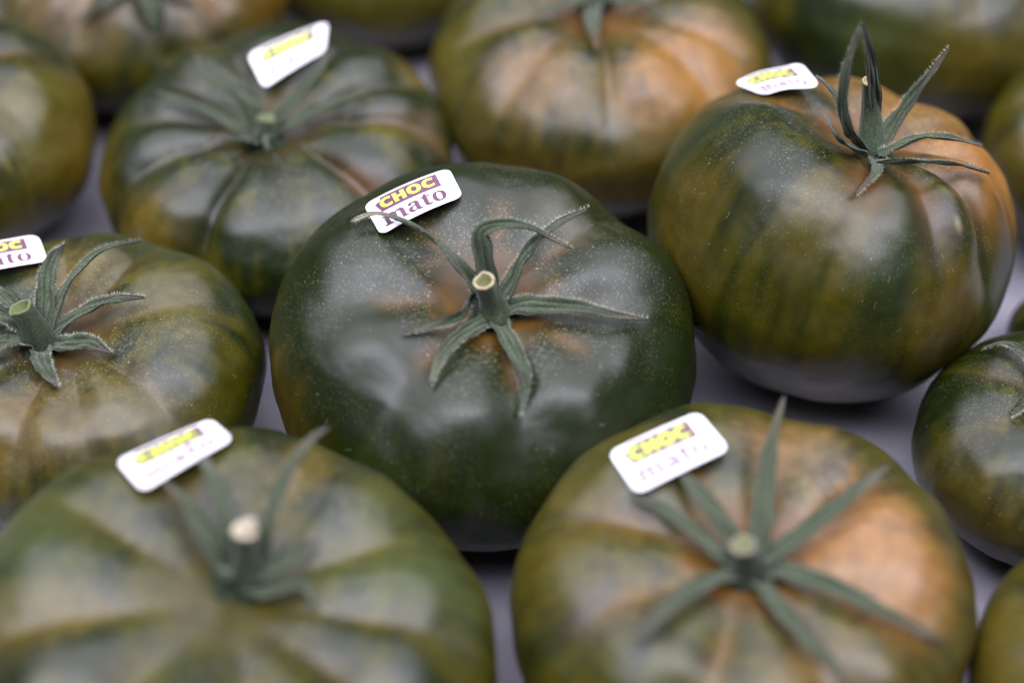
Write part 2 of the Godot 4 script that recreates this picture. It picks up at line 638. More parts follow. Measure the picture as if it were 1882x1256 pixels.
func sticker(t: Dictionary, root: Node3D) -> void:
	# the four corners on the fruit, in reading order: [x, z, lift] mm
	var k := []
	for q in t.sticker:
		var on := top_at(t, q[0] * MM, q[1] * MM)
		k.append(Vector3(q[0] * MM, on.y + q[2] * MM, q[1] * MM))
	var normal: Vector3 = -(k[1] - k[0]).cross(k[3] - k[0]).normalized()
	if normal.y < 0:
		normal = -normal
	var bulge: float = t.get("bulge", 0.9) * MM
	var wave: float = t.get("wave", 0.0) * MM
	# press it down no deeper than the skin
	for turn in 18:
		var deep := 0.0
		for i in 9:
			for j in 5:
				var u := i / 8.0
				var v := j / 4.0
				var q: Vector3 = k[0].lerp(k[1], u).lerp(k[3].lerp(k[2], u), v) + normal * (bulge * 4.0 * u * (1.0 - u) * 0.8 + bulge * v * (1.0 - v) + wave * sin(u * 7.0 - 1.2))
				deep = maxf(deep, top_at(t, q.x, q.z).y + 0.2 * MM - q.y)
		if deep <= 0.0:
			break
		if turn % 3 == 0 and turn < 9:
			bulge += 0.2 * MM
		else:
			for i in 4:
				k[i] += normal * maxf(deep * 0.35, 0.06 * MM)
	var at := func(u: float, v: float, up: float) -> Vector3:
		var a: Vector3 = k[0].lerp(k[1], u)
		var b: Vector3 = k[3].lerp(k[2], u)
		return a.lerp(b, v) + normal * (bulge * 4.0 * u * (1.0 - u) * 0.8 + bulge * v * (1.0 - v) + wave * sin(u * 7.0 - 1.2) + up * MM)
	var long: float = k[0].distance_to(k[1])
	var short: float = k[0].distance_to(k[3])
	var rc := 1.9 * MM
	# paper with round corners and a thin edge
	var rows := 15
	var cols := 29
	var p := PackedVector3Array()
	for i in rows:
		var v := 0.5 - 0.5 * cos(PI * i / (rows - 1.0))
		var d := minf(v, 1.0 - v) * short
		var cut := 0.0
		if d < rc:
			cut = (rc - sqrt(maxf(0.0, rc * rc - (rc - d) * (rc - d)))) / long
		for j in cols:
			var u := lerpf(cut, 1.0 - cut, float(j) / (cols - 1))
			p.append(at.call(u, v, 0.0))
	var top := sheet(p, rows, cols)
	var under := PackedVector3Array()
	for i in rows:
		for j in cols:
			under.append(p[i * cols + cols - 1 - j] - normal * 0.07 * MM)
	var st := SurfaceTool.new()
	st.begin(Mesh.PRIMITIVE_TRIANGLES)
	st.append_from(top, 0, Transform3D.IDENTITY)
	st.append_from(sheet(under, rows, cols), 0, Transform3D.IDENTITY)
	var paper := put("sticker", st.commit(), paper_mat, root)
	paper.set_meta("label", "small white sticker with yellow and purple lettering")
	# purple band with a stepped left end
	var band := PackedVector3Array()
	var left := [[0.055, 0.185], [0.13, 0.18], [0.155, 0.160], [0.19, 0.105], [0.30, 0.115], [0.40, 0.13], [0.475, 0.14]]
	for l in left:
		for j in 19:
			band.append(at.call(lerpf(l[1], 0.838, j / 18.0), lerpf(l[0], l[0] + 0.01, j / 18.0), 0.05))
	put("printed_band", sheet(band, left.size(), 19), purple_mat, paper)
	letters("CHOC", "Droid Sans", 0.9, Rect2(0.155, 0.125, 0.635, 0.285), at, 0.10, yellow_mat, paper)
	letters("mato", "Droid Serif", 0.22, Rect2(0.10, 0.535, 0.745, 0.355), at, 0.06, purple_mat, paper)
	letters("®", "Droid Sans", 0.0, Rect2(0.852, 0.555, 0.028, 0.05), at, 0.06, purple_mat, paper)


func letters(text: String, family: String, bold: float, box: Rect2, at: Callable, up: float, mat: Material, parent: Node) -> void:
	var font := SystemFont.new()
	font.font_names = PackedStringArray([family])
	font.font_weight = 700
	var use: Font = font
	if bold > 0.0:
		var heavy := FontVariation.new()
		heavy.base_font = font
		heavy.variation_embolden = bold
		use = heavy
	var tm := TextMesh.new()
	tm.text = text
	tm.font = use
	tm.font_size = 64
	tm.depth = 0.0
	tm.pixel_size = 0.01
	tm.curve_step = 1.0
	var arr := tm.surface_get_arrays(0)
	var v: PackedVector3Array = arr[Mesh.ARRAY_VERTEX]
	var lo := Vector2(1e9, 1e9)
	var hi := -lo
	for q in v:
		lo = lo.min(Vector2(q.x, q.y))
		hi = hi.max(Vector2(q.x, q.y))
	var n := PackedVector3Array()
	var face: Vector3 = (at.call(0.5, 0.6, 0.0) - at.call(0.5, 0.4, 0.0)).cross(at.call(0.6, 0.5, 0.0) - at.call(0.4, 0.5, 0.0)).normalized()
	for i in v.size():
		var u := (v[i].x - lo.x) / (hi.x - lo.x)
		var w := (hi.y - v[i].y) / (hi.y - lo.y)
		v[i] = at.call(box.position.x + u * box.size.x, box.position.y + w * box.size.y, up)
		n.append(face)
	var out := []
	out.resize(Mesh.ARRAY_MAX)
	out[Mesh.ARRAY_VERTEX] = v
	out[Mesh.ARRAY_NORMAL] = n
	if arr[Mesh.ARRAY_INDEX] != null:
		out[Mesh.ARRAY_INDEX] = arr[Mesh.ARRAY_INDEX]
	var m := ArrayMesh.new()
	m.add_surface_from_arrays(Mesh.PRIMITIVE_TRIANGLES, out)
	put("lettering", m, mat, parent)


func place(t: Dictionary) -> Transform3D:
	var b := Basis.from_euler(Vector3(deg_to_rad(t.tilt[0]), 0, deg_to_rad(t.tilt[1])))
	# stand the tilted fruit on the table
	var low := 1e9
	for i in 24:
		for j in 48:
			low = minf(low, (b * surf(t, PI * (0.5 + 0.5 * i / 23.0), TAU * j / 48.0)).y)
	return Transform3D(b, Vector3(t.at[0], -low, t.at[1]))


func tomato(t: Dictionary) -> void:
	rng.seed = int(t.seed * 100.0) + 1
	var root := Node3D.new()
	root.name = numbered("tomato")
	root.transform = place(t)
	root.set_meta("label", t.label)
	root.set_meta("category", "tomato")
	root.set_meta("group", "tomatoes standing close together on the table")
	add_child(root)
	put("skin", skin_mesh(t), skin_mat, root)
	if t.has("sepals"):
		calyx(t, root)
	if t.has("stem"):
		stem(t, root)
	if t.has("sticker"):
		sticker(t, root)


# ---------------------------------------------------------------- setting

func table() -> void:
	var box := BoxMesh.new()
	box.size = Vector3(1.6, 0.03, 1.6)
	var m := plain(Color.WHITE, 0.5, 0.5)
	m.uv1_triplanar = true
	m.uv1_scale = Vector3.ONE * 9.0
	m.albedo_texture = noise_map(0.02, lin(0.275, 0.262, 0.305), lin(0.33, 0.316, 0.36), 41)
	var o := put("table_top", box, m, self)
	o.position = Vector3(0, -0.015, -0.05)
	o.set_meta("kind", "structure")


# ---------------------------------------------------------------- the fruits

func fruits() -> Array:
	var rusty := Color(0.20, 0.085, 0.018)
	var tan_skin := Color(0.30, 0.13, 0.042)
	return [
		{
			"label": "dark green tomato in the middle with a dried star calyx and a sharp sticker",
			"at": [-0.0077, -0.0018], "d": 0.0855, "aspect": 0.694, "tilt": [9.0, -4.0], "seed": 1.3, "full": 0.79, "fine": 400,
			"ripe": -0.30, "streak": 0.3, "vein": 0.7, "vein_end": 0.62, "vein_fine": 6.0, "ring_end": 0.30, "ring": 0.55, "rust": Color(0.19, 0.085, 0.006),
			"creases": [[-6, 0.060, 15, 0.15, 95], [42, 0.055, 14, 0.2, 110], [84, 0.035, 14, 0.1, 80], [130, 0.055, 16, 0.1, 90], [188, 0.045, 15, 0.1, 80], [232, 0.060, 16, 0.05, 95], [284, 0.060, 14, 0.1, 95], [325, 0.03, 14, 0.0, 90]],
			"waves": [[2, 0.012, 30], [3, 0.012, 80]],
			"bumps": [],
			"cavity": [0.38, 0.46],
			"patches": [[200, 95, 30, 25, Color(0.10, 0.062, 0.005), 0.7], [250, 85, 26, 22, Color(0.022, 0.034, 0.005), 0.6], [50, 30, 20, 12, Color(0.10, 0.075, 0.009), 0.3]],
			"hub": [0.6, 3.0, 4.2, 1.2],
			"stem": {"at": [[0.9, 3.4, 1.0], [0.1, 2.6, 4.0], [-1.6, 2.0, 10.0]], "r": [3.6, 2.8, 2.2, 2.1], "rim": Color(0.42, 0.36, 0.22), "pith": Color(0.10, 0.11, 0.04), "hole": 1.0},
			"sepals": [
				{"at": [[-0.7, 1.5, 1.5], [-3.6, -1.7, 4], [-6.9, -4.1, 6.5], [-12.2, -8.3, 7], [-18.1, -13.2, 4.5], [-22.9, -15.2, 3.0], [-27.6, -13.5, 2.5]], "w": [3.6, 4.4, 4.6, 3.2, 2.0, 1.7, 1.2], "twist": [0, 25, 40, 60, 40, 20, 0], "dry": 0.35, "tip": Color(0.46, 0.43, 0.32)},
				{"at": [[0.0, 1.4, 1.5], [-1.0, -1.8, 6], [-2.1, -4.4, 11], [-2.5, -6.4, 14], [1.8, -8.5, 13.4], [7.1, -9.0, 11.5], [11.0, -9.0, 8.5], [15.3, -7.0, 6]], "w": [4.0, 4.8, 4.6, 4.0, 2.9, 2.4, 1.2, 0.6], "twist": [0, 0, 0, 0, -20, -20, -10, 0], "dry": 0.15, "tip": Color(0.28, 0.25, 0.16)},
				{"at": [[1.6, 1.4, 1.5], [4.1, -2.0, 4], [5.8, -5.2, 6.5], [9.0, -8.9, 8], [13.2, -12.6, 8.5], [18.7, -15.2, 9]], "w": [3.6, 4.2, 4.2, 3.4, 2.2, 0.8], "twist": [0, -20, -40, -30, -20, 0], "dry": 0.3, "tip": Color(0.16, 0.15, 0.12)},
				{"at": [[1.6, 3.0, 1.0], [5.7, 2.5, 2.6], [11.4, 3.4, 3.2], [18.2, 4.3, 3.4], [23.9, 5.6, 3.0], [30.7, 4.1, 2.4]], "w": [4.0, 4.8, 4.5, 3.4, 2.0, 0.8], "twist": [0, 5, 10, 10, 5, 0], "dry": 0.3, "tip": Color(0.20, 0.18, 0.13)},
				{"at": [[1.3, 4.4, 1.0], [3.1, 9.9, 2.2], [5.1, 15.1, 2.6], [6.8, 19.8, 2.6], [6.8, 23.9, 2.0], [5.4, 27.4, 1.2]], "w": [3.4, 3.8, 3.6, 2.6, 1.3, 0.9], "twist": [0, 0, 10, 30, 50, 30], "dry": 0.25, "tip": Color(0.15, 0.20, 0.13)},
				{"at": [[0.6, 4.6, 1.2], [-3.0, 8.2, 2.6], [-6.6, 12.1, 3.2], [-9.2, 16.2, 3.0], [-11.3, 22.5, 1.5]], "w": [3.8, 3.8, 3.2, 2.6, 1.0], "twist": [0, -10, -15, -20, 0], "dry": 0.25, "tip": Color(0.26, 0.26, 0.17)},
				{"at": [[-0.5, 2.2, 1.6], [-3.7, 1.7, 3.6], [-5.2, 6.1, 4.2], [-8.3, 7.8, 3.2], [-12.1, 9.3, 2.2], [-16.2, 11.1, 1.4]], "w": [3.4, 3.0, 2.6, 2.2, 2.0, 0.9], "twist": [0, -30, -50, -20, 0, 0], "dry": 0.5, "tip": Color(0.20, 0.18, 0.12)},
			],
			"sticker": [[-25.4, -21.6, 1.0], [-8.6, -28.8, 1.8], [-5.6, -21.2, 1.4], [-21.6, -10.6, 0.8]], "bulge": 0.4,
		},
		{
			"label": "large olive green tomato front left with a pale snapped stem tip",
			"at": [-0.0543, 0.0805], "d": 0.0947, "aspect": 0.660, "tilt": [-2.0, -7.0], "seed": 2.7, "full": 0.76, "fine": 260,
			"ripe": -0.06, "streak": 0.7, "vein": 0.35, "ring": 0.2, "rust": Color(0.17, 0.11, 0.012),
			"creases": [[-8, 0.045, 12, 0.3, 85], [28, 0.055, 13, 0.3, 90], [70, 0.04, 12, 0.2, 80], [115, 0.05, 14, 0.2, 80], [150, 0.05, 13, 0.2, 80], [196, 0.055, 13, 0.3, 90], [236, 0.06, 14, 0.2, 100], [285, 0.05, 12, 0.3, 95], [322, 0.05, 12, 0.2, 85]],
			"waves": [[2, 0.012, 10], [5, 0.01, 40]],
			"bumps": [],
			"cavity": [0.38, 0.50],
			"patches": [[195, 40, 12, 26, Color(0.12, 0.09, 0.012), 0.6], [120, 40, 14, 20, Color(0.11, 0.085, 0.02), 0.5], [285, 50, 20, 32, Color(0.105, 0.088, 0.012), 0.6], [70, 36, 12, 22, Color(0.11, 0.085, 0.02), 0.6], [20, 40, 28, 26, Color(0.066, 0.082, 0.020), 0.8], [160, 48, 24, 28, Color(0.056, 0.072, 0.016), 0.75], [250, 40, 20, 26, Color(0.06, 0.072, 0.016), 0.7], [225, 70, 12, 30, Color(0.02, 0.03, 0.005), 0.6]],
			"hub": [1.5, -4.6, 4.6, 1.8],
			"stem": {"at": [[2.5, -4.1, 0.5], [2.4, -4.8, 5.5], [2.0, -5.5, 12.5]], "r": [3.4, 2.5, 2.0, 2.1], "rim": Color(0.50, 0.45, 0.33), "pith": Color(0.46, 0.41, 0.29), "hole": 0.2, "shard": [1.6, -0.6, 2.4]},
			"sepals": [
				{"at": [[0.1, -3.9, 2], [-3.0, -6.8, 5], [-6.2, -10.7, 6.5], [-9.1, -15.2, 6], [-13.4, -20.0, 4]], "w": [4.0, 4.2, 3.4, 2.2, 0.8], "twist": [0, -10, -20, -20, 0]},
				{"at": [[0.9, -5.1, 2], [-0.7, -8.2, 7], [-2.5, -12.9, 9], [-4.9, -19.3, 8], [-7.3, -24.3, 6]], "w": [4.0, 4.2, 3.8, 3.2, 2.0], "twist": [0, 10, 15, 10, 0]},
				{"at": [[4.1, -5.2, 2], [5.5, -7.8, 8], [6.4, -12.0, 11], [8.6, -18.5, 12], [11.4, -25.3, 11], [14.5, -31.1, 10]], "w": [4.2, 4.8, 4.4, 3.8, 2.4, 0.6], "twist": [0, -20, -35, -35, -20, 0], "dry": 0.5},
				{"at": [[3.8, -3.6, 2], [7.0, -2.8, 6], [10.4, -5.5, 7], [14.8, -10.6, 3]], "w": [3.8, 4.4, 4.0, 1.0], "twist": [0, 30, 40, 20], "dry": 0.35},
				{"at": [[2.6, -2.2, 1.5], [6.4, 0.2, 3.5], [10.0, -0.7, 4.2], [12.7, -0.7, 3.5], [14.9, 2.1, 1.5]], "w": [3.6, 3.0, 2.6, 2.2, 0.9], "twist": [0, 20, 40, 20, 0], "tip": Color(0.22, 0.24, 0.19)},
				{"at": [[0.7, -2.6, 1.5], [-0.8, -0.5, 6], [-0.4, -1.7, 7]], "w": [3.8, 3.6, 2.4], "twist": [0, 20, 30], "tip": Color(0.25, 0.32, 0.18)},
			],
			"sticker": [[-22.4, -25.7, 1.4], [-7.1, -40.6, 3.6], [-2.2, -31.7, 1.6], [-16.6, -17.7, 2.6]], "bulge": 0.3,
		},
		{
			"label": "large tomato front right with an orange blush and a fresh seven armed calyx",
			"at": [0.0411, 0.0631], "d": 0.0832, "aspect": 0.670, "tilt": [4.0, -1.0], "seed": 3.1, "full": 0.77, "fine": 260,
			"ripe": 0.08, "streak": 0.7, "vein": 0.4, "ring": 0.5, "rust": Color(0.27, 0.11, 0.02),
			"creases": [[34, 0.050, 10, 0.4, 80], [75, 0.045, 14, 0.1, 90], [118, 0.03, 12, 0.1, 80], [163, 0.055, 14, 0.2, 80], [205, 0.03, 12, 0.2, 80], [252, 0.045, 10, 0.2, 85], [293, 0.05, 10, 0.2, 85], [333, 0.05, 12, 0.2, 80]],
			"waves": [[2, 0.010, 40], [3, 0.008, 10]],
			"bumps": [],
			"cavity": [0.34, 0.52],
			"patches": [[12, 22, 34, 24, Color(0.35, 0.165, 0.05), 0.8], [345, 34, 24, 24, Color(0.30, 0.14, 0.035), 0.75], [290, 40, 26, 24, Color(0.16, 0.105, 0.035), 0.6], [70, 36, 24, 20, Color(0.20, 0.125, 0.045), 0.7], [0, 92, 50, 24, Color(0.075, 0.045, 0.009), 0.9], [170, 60, 30, 40, Color(0.10, 0.08, 0.010), 0.5]],
			"hub": [-0.1, 2.8, 4.4, 1.8],
			"stem": {"at": [[-0.3, 3.1, 0.5], [-1.3, 3.1, 4.0], [-2.3, 2.5, 8.0]], "r": [3.8, 2.9, 2.3, 2.25], "color": Color(0.022, 0.032, 0.020), "rim": Color(0.19, 0.185, 0.13), "pith": Color(0.12, 0.14, 0.065), "hole": 0.25},
			"sepals": [
				{"at": [[0.4, 1.2, 1.5], [1.4, -2.2, 4], [2.2, -7.7, 5.5], [3.6, -16.1, 6.5], [5.2, -22.5, 7.5], [7.8, -31.0, 9]], "w": [3.9, 4.8, 4.6, 3.5, 1.8, 0.6], "twist": [0, 0, 0, 10, 20, 0]},
				{"at": [[1.2, 2.4, 1.5], [5.5, -0.2, 3.5], [11.7, -4.0, 4.5], [18.4, -9.8, 4.8], [26.1, -17.8, 5]], "w": [3.9, 4.4, 4.4, 3.3, 0.6], "twist": [0, -8, -8, 0, 0]},
				{"at": [[1.2, 3.4, 1.0], [5.6, 4.7, 3.0], [12.1, 8.2, 3.6], [19.2, 12.1, 3.4], [26.3, 14.7, 2.8], [32.8, 15.6, 2.2]], "w": [3.7, 4.4, 4.4, 3.5, 1.8, 0.6], "twist": [0, 5, 5, 0, 0, 0]},
				{"at": [[0.5, 4.1, 1.0], [2.1, 9.1, 2.6], [4.9, 14.5, 3.2], [8.6, 19.5, 3.2], [12.2, 23.7, 2.5], [15.4, 27.0, 2.0]], "w": [3.5, 3.9, 3.7, 3.2, 1.9, 0.6]},
				{"at": [[-1.7, 4.0, 1.2], [-5.4, 6.0, 3.0], [-11.0, 10.1, 4.0], [-16.5, 15.4, 4.0], [-21.6, 20.5, 3.0]], "w": [3.5, 3.7, 4.0, 3.3, 0.7], "twist": [0, 10, 10, 5, 0], "dry": 0.3},
				{"at": [[-1.9, 2.8, 1.2], [-5.8, 1.3, 3.2], [-10.4, -2.8, 4.0], [-15.7, -7.2, 3.6], [-21.3, -10.3, 2.6]], "w": [3.7, 4.0, 3.9, 2.8, 0.7], "twist": [0, 8, 8, 0, 0], "tip": Color(0.14, 0.16, 0.12)},
				{"at": [[-1.2, 1.6, 1.2], [-3.8, -2.1, 4.0], [-7.5, -7.1, 5.2], [-10.8, -13.8, 2.4], [-13.1, -18.3, 0.8]], "w": [3.7, 4.2, 3.9, 3.0, 1.3], "twist": [0, 0, 5, 5, 0]},
			],
			"sticker": [[-24.6, -21.0, 1.2], [-7.8, -29.2, 2.4], [-2.9, -19.3, 3.0], [-19.9, -10.0, 3.4]], "bulge": 0.3,
		},
		{
			"label": "brownish olive tomato at the left edge with a hollow green stem and long sepals",
			"at": [-0.0845, 0.0046], "d": 0.0728, "aspect": 0.620, "tilt": [1.0, 6.0], "seed": 4.4, "fine": 360,
			"ripe": -0.03, "vein": 0.3, "ring": 0.6, "rust": Color(0.15, 0.085, 0.028),
			"creases": [[12, 0.020, 10, 0.1, 75], [62, 0.06, 12, 0.3, 95], [100, 0.04, 12, 0.2, 80], [318, 0.040, 12, 0.2, 90], [285, 0.040, 12, 0.15, 95], [255, 0.04, 12, 0.15, 90], [215, 0.04, 12, 0.3, 80], [160, 0.04, 12, 0.3, 80]],
			"waves": [[2, 0.012, 10], [3, 0.01, 200]],
			"bumps": [],
			"cavity": [0.34, 0.48],
			"patches": [[20, 32, 40, 22, Color(0.088, 0.080, 0.015), 0.8], [300, 40, 26, 26, Color(0.105, 0.080, 0.014), 0.7], [260, 40, 26, 30, Color(0.125, 0.085, 0.014), 0.7], [90, 22, 34, 16, Color(0.14, 0.105, 0.014), 0.75], [355, 92, 50, 22, Color(0.028, 0.036, 0.004), 0.8], [25, 75, 18, 16, Color(0.03, 0.045, 0.008), 0.6], [62, 60, 30, 20, Color(0.05, 0.065, 0.014), 0.6]],
			"hub": [-5.7, 0.9, 4.2, 1.8],
			"stem": {"at": [[-4.9, 1.6, 0.5], [-5.3, 1.6, 4.5], [-6.8, 0.6, 9.5]], "r": [3.6, 3.1, 2.5, 2.4], "color": Color(0.055, 0.085, 0.045), "rim": Color(0.13, 0.16, 0.08), "pith": Color(0.10, 0.13, 0.045), "hole": 1.6},
			"sepals": [
				{"at": [[-5.0, -1.2, 1.5], [-3.8, -4.4, 5], [-3.6, -8.6, 7], [-3.0, -14.2, 7.5], [-1.0, -17.6, 7]], "w": [4.0, 4.6, 4.2, 3.0, 0.7], "twist": [0, 10, 30, 40, 20], "tip": Color(0.06, 0.06, 0.055)},
				{"at": [[-3.9, -0.5, 1.5], [-1.5, -3.7, 5], [1.2, -8.6, 6.5], [4.5, -13.8, 6.5], [7.9, -18.3, 5.5], [12.3, -23.2, 4.5]], "w": [3.4, 3.6, 3.6, 2.8, 1.7, 0.6], "twist": [0, -20, -30, -20, 0, 0], "tip": Color(0.13, 0.10, 0.09)},
				{"at": [[-3.4, 1.0, 1.5], [1.3, -1.1, 4], [6.1, -2.9, 5], [10.7, -4.2, 4], [16.2, -4.4, 3]], "w": [3.4, 4.0, 3.8, 2.8, 0.7], "twist": [0, -10, -10, 0, 0], "tip": Color(0.13, 0.095, 0.095)},
				{"at": [[-3.6, 2.3, 1.0], [1.5, 4.9, 3.2], [6.2, 5.7, 3.6], [10.7, 8.3, 2.2]], "w": [3.6, 4.4, 4.0, 0.8], "twist": [0, 15, 20, 0], "tip": Color(0.15, 0.11, 0.10)},
				{"at": [[-4.6, 3.6, 1.0], [-3.1, 8.7, 3.0], [-1.2, 12.4, 2.6], [1.3, 16.2, 1.6]], "w": [4.0, 4.8, 3.6, 0.8], "twist": [0, 0, 10, 0], "tip": Color(0.20, 0.14, 0.14)},
				{"at": [[-6.2, 2.9, 1.0], [-8.5, 4.4, 4.0], [-11.8, 6.2, 4.2], [-16.3, 7.9, 2]], "w": [3.6, 4.2, 4.0, 0.8]},
				{"at": [[-5.9, 0.4, 1.5], [-8.2, -2.2, 4.5], [-11.6, -5.8, 5.5], [-16.8, -11.2, 4]], "w": [3.4, 3.8, 3.4, 0.8]},
				{"at": [[-6.2, 1.9, 1.5], [-9.5, -0.1, 4.5], [-13.9, -1.9, 5.0], [-20.7, -7.0, 3]], "w": [3.4, 4.0, 3.6, 0.8], "dry": 0.6},
			],
			"sticker": [[-25.5, -18.9, 10.0], [-9.2, -26.0, 3.6], [-5.8, -18.0, 2.2], [-22.5, -10.9, 6.5]], "bulge": 0.4,
		},
		{
			"label": "deeply pleated dark green tomato behind the middle one with a tilted sticker",
			"at": [-0.0525, -0.0642], "d": 0.0792, "aspect": 0.550, "tilt": [6.0, 1.0], "seed": 5.2, "fine": 260,
			"ripe": -0.20, "vein": 0.12, "ring": 0.3, "rust": Color(0.16, 0.095, 0.03),
			"creases": [[247, 0.060, 9, 0.6, 115], [205, 0.050, 10, 0.4, 110], [175, 0.06, 10, 0.3, 90], [150, 0.05, 11, 0.3, 90], [115, 0.05, 11, 0.3, 90], [60, 0.05, 11, 0.3, 90], [28, 0.07, 10, 0.4, 95], [2, 0.06, 9, 0.4, 100], [318, 0.06, 9, 0.6, 100], [285, 0.015, 10, 0.2, 80]],
			"waves": [[2, 0.012, 30]],
			"bumps": [],
			"cavity": [0.38, 0.48],
			"patches": [[225, 78, 20, 30, Color(0.15, 0.10, 0.008), 0.85], [188, 85, 16, 25, Color(0.13, 0.09, 0.006), 0.8], [0, 55, 10, 30, Color(0.14, 0.085, 0.03), 0.7], [40, 75, 14, 20, Color(0.15, 0.10, 0.009), 0.6], [350, 38, 8, 14, Color(0.13, 0.11, 0.009), 0.6], [320, 45, 7, 25, Color(0.15, 0.07, 0.03), 0.6]],
			"hub": [-1.7, 3.2, 4.4, 1.8],
			"stem": {"at": [[-1.3, 4.2, 0.5], [-0.9, 4.1, 3.5], [-0.4, 3.1, 6.5]], "r": [3.2, 2.5, 2.0, 1.9], "color": Color(0.09, 0.13, 0.06), "rim": Color(0.13, 0.16, 0.09), "pith": Color(0.10, 0.13, 0.06), "hole": 0.4},
			"sepals": [
				{"at": [[-2.8, 3.0, 1.5], [-6.3, -0.6, 4.5], [-10.2, -4.2, 6], [-14.2, -9.5, 6.5], [-17.3, -14.1, 7]], "w": [3.6, 4.2, 3.8, 2.8, 0.7], "twist": [0, 5, 10, 10, 0]},
				{"at": [[-3.5, 3.9, 1.5], [-8.4, 3.1, 4], [-14.6, -0.7, 5], [-20.1, -3.3, 5], [-26.0, -6.4, 4]], "w": [3.0, 3.4, 3.0, 2.2, 0.7], "tip": Color(0.18, 0.20, 0.14)},
				{"at": [[-2.0, 2.1, 1.5], [-3.4, -1.0, 6], [-6.9, -5.9, 7], [-11.5, -10.6, 6]], "w": [3.4, 4.0, 3.4, 0.8]},
				{"at": [[-0.2, 2.1, 1.5], [3.3, -1.0, 5], [7.3, -4.7, 6.5], [11.0, -9.5, 7], [11.9, -14.5, 6]], "w": [3.4, 3.8, 3.2, 2.2, 0.8]},
				{"at": [[0.5, 3.5, 1.5], [5.3, 1.9, 4], [11.2, -0.7, 5], [17.2, -2.7, 5], [23.0, -6.1, 3.5]], "w": [3.2, 3.6, 3.2, 2.4, 0.7]},
				{"at": [[-3.2, 5.3, 1.5], [-6.7, 8.1, 4], [-10.2, 8.0, 4], [-13.4, 7.5, 3]], "w": [3.0, 2.8, 2.2, 0.8], "dry": 0.9, "tip": Color(0.24, 0.17, 0.15)},
				{"at": [[0.1, 5.9, 3.5], [0.1, 10.5, 6.5], [0.8, 13.5, 6.0], [1.6, 13.9, 4.2], [3.2, 14.4, 2.5]], "w": [1.6, 1.6, 1.5, 1.1, 0.6], "tip": Color(0.22, 0.25, 0.16)},
				{"at": [[-2.3, 5.4, 1.0], [-3.6, 8.3, 4.0], [-4.8, 8.6, 5]], "w": [3.4, 3.4, 1.2]},
			],
			"sticker": [[-6.2, -17.0, 4.5], [11.1, -28.5, 4.5], [11.0, -19.4, 3.5], [-1.8, -6.8, 5.0]], "bulge": 0.6,
		},
		{
			"label": "tall streaked brown and green tomato at right with upright spiky sepals",
			"at": [0.0605, -0.0197], "d": 0.0772, "aspect": 0.850, "tilt": [-14.0, -12.0], "seed": 6.6, "fine": 380,
			"ripe": -0.08, "streak": 0.65, "vein": 0.5, "ring": 0.45, "rust": Color(0.27, 0.12, 0.035),
			"creases": [[318, 0.060, 8, 0.6, 110], [350, 0.05, 8, 0.4, 100], [20, 0.05, 8, 0.4, 90], [60, 0.03, 12, 0.2, 80], [110, 0.03, 12, 0.2, 80], [150, 0.06, 16, 0.1, 70], [262, 0.050, 18, 0.0, 85], [292, 0.035, 11, 0.1, 100]],
			"waves": [[2, 0.008, 120], [3, 0.008, 60]],
			"bumps": [[235, 42, 24, 20, 0.035], [310, 55, 12, 16, 0.02]],
			"cavity": [0.28, 0.44],
			"patches": [[352, 38, 34, 32, Color(0.34, 0.145, 0.022), 0.9], [60, 30, 50, 26, Color(0.24, 0.125, 0.028), 0.85], [275, 62, 10, 40, Color(0.018, 0.032, 0.008), 0.85], [246, 55, 9, 30, Color(0.09, 0.07, 0.009), 0.6], [205, 85, 16, 34, Color(0.085, 0.062, 0.005), 0.8], [300, 85, 14, 26, Color(0.11, 0.072, 0.005), 0.7], [180, 60, 12, 30, Color(0.03, 0.045, 0.006), 0.6], [303, 50, 1.6, 4, Color(0.20, 0.16, 0.09), 0.9], [330, 85, 10, 30, Color(0.028, 0.04, 0.005), 0.8]],
			"hub": [1.3, 5.2, 3.6, 1.8],
			"stem": {"at": [[0.9, 5.7, 0.5], [-0.6, 3.6, 6], [-2.4, 3.4, 11], [-4.9, 6.5, 15.5]], "r": [3.0, 2.6, 1.9, 1.5, 1.25], "color": Color(0.085, 0.125, 0.070), "rim": Color(0.42, 0.32, 0.18), "pith": Color(0.30, 0.25, 0.12), "hole": 0.5},
			"sepals": [
				{"at": [[-1.4, 5.7, 1.5], [-7.6, 13.4, 5], [-11.5, 17.1, 11], [-13.3, 18.5, 19], [-13.0, 17.7, 27]], "w": [3.0, 3.2, 2.8, 2.2, 0.6], "twist": [0, 10, 20, 20, 0]},
				{"at": [[0.3, 5.2, 2], [-0.9, 3.4, 9], [-5.3, 9.4, 17], [-10.3, 17.3, 24], [-13.7, 20.1, 30]], "w": [3.0, 3.6, 3.2, 2.0, 0.6], "twist": [0, 0, 0, 0, 0], "dry": 0.4},
				{"at": [[1.6, 7.1, 2], [4.2, 2.0, 6], [6.4, 0.5, 11], [8.6, 0.4, 17], [10.7, -0.4, 22]], "w": [3.4, 4.4, 4.0, 2.6, 0.7], "twist": [0, -20, -25, -20, 0], "dry": 0.45, "tip": Color(0.16, 0.12, 0.09)},
				{"at": [[0.9, 10.9, 1.5], [4.7, 9.6, 4.5], [10.0, 8.1, 6.5], [15.0, 9.6, 6], [23.4, 2.5, 4]], "w": [3.0, 3.4, 3.2, 2.4, 0.7], "twist": [0, -20, -15, 0, 0], "dry": 0.4},
				{"at": [[0.1, 13.5, 1.5], [4.0, 17.2, 3.8], [9.8, 17.1, 4.4], [17.1, 13.6, 4.0], [22.9, 13.4, 3]], "w": [3.0, 3.4, 3.0, 2.2, 0.7], "twist": [0, -20, -20, -10, 0]},
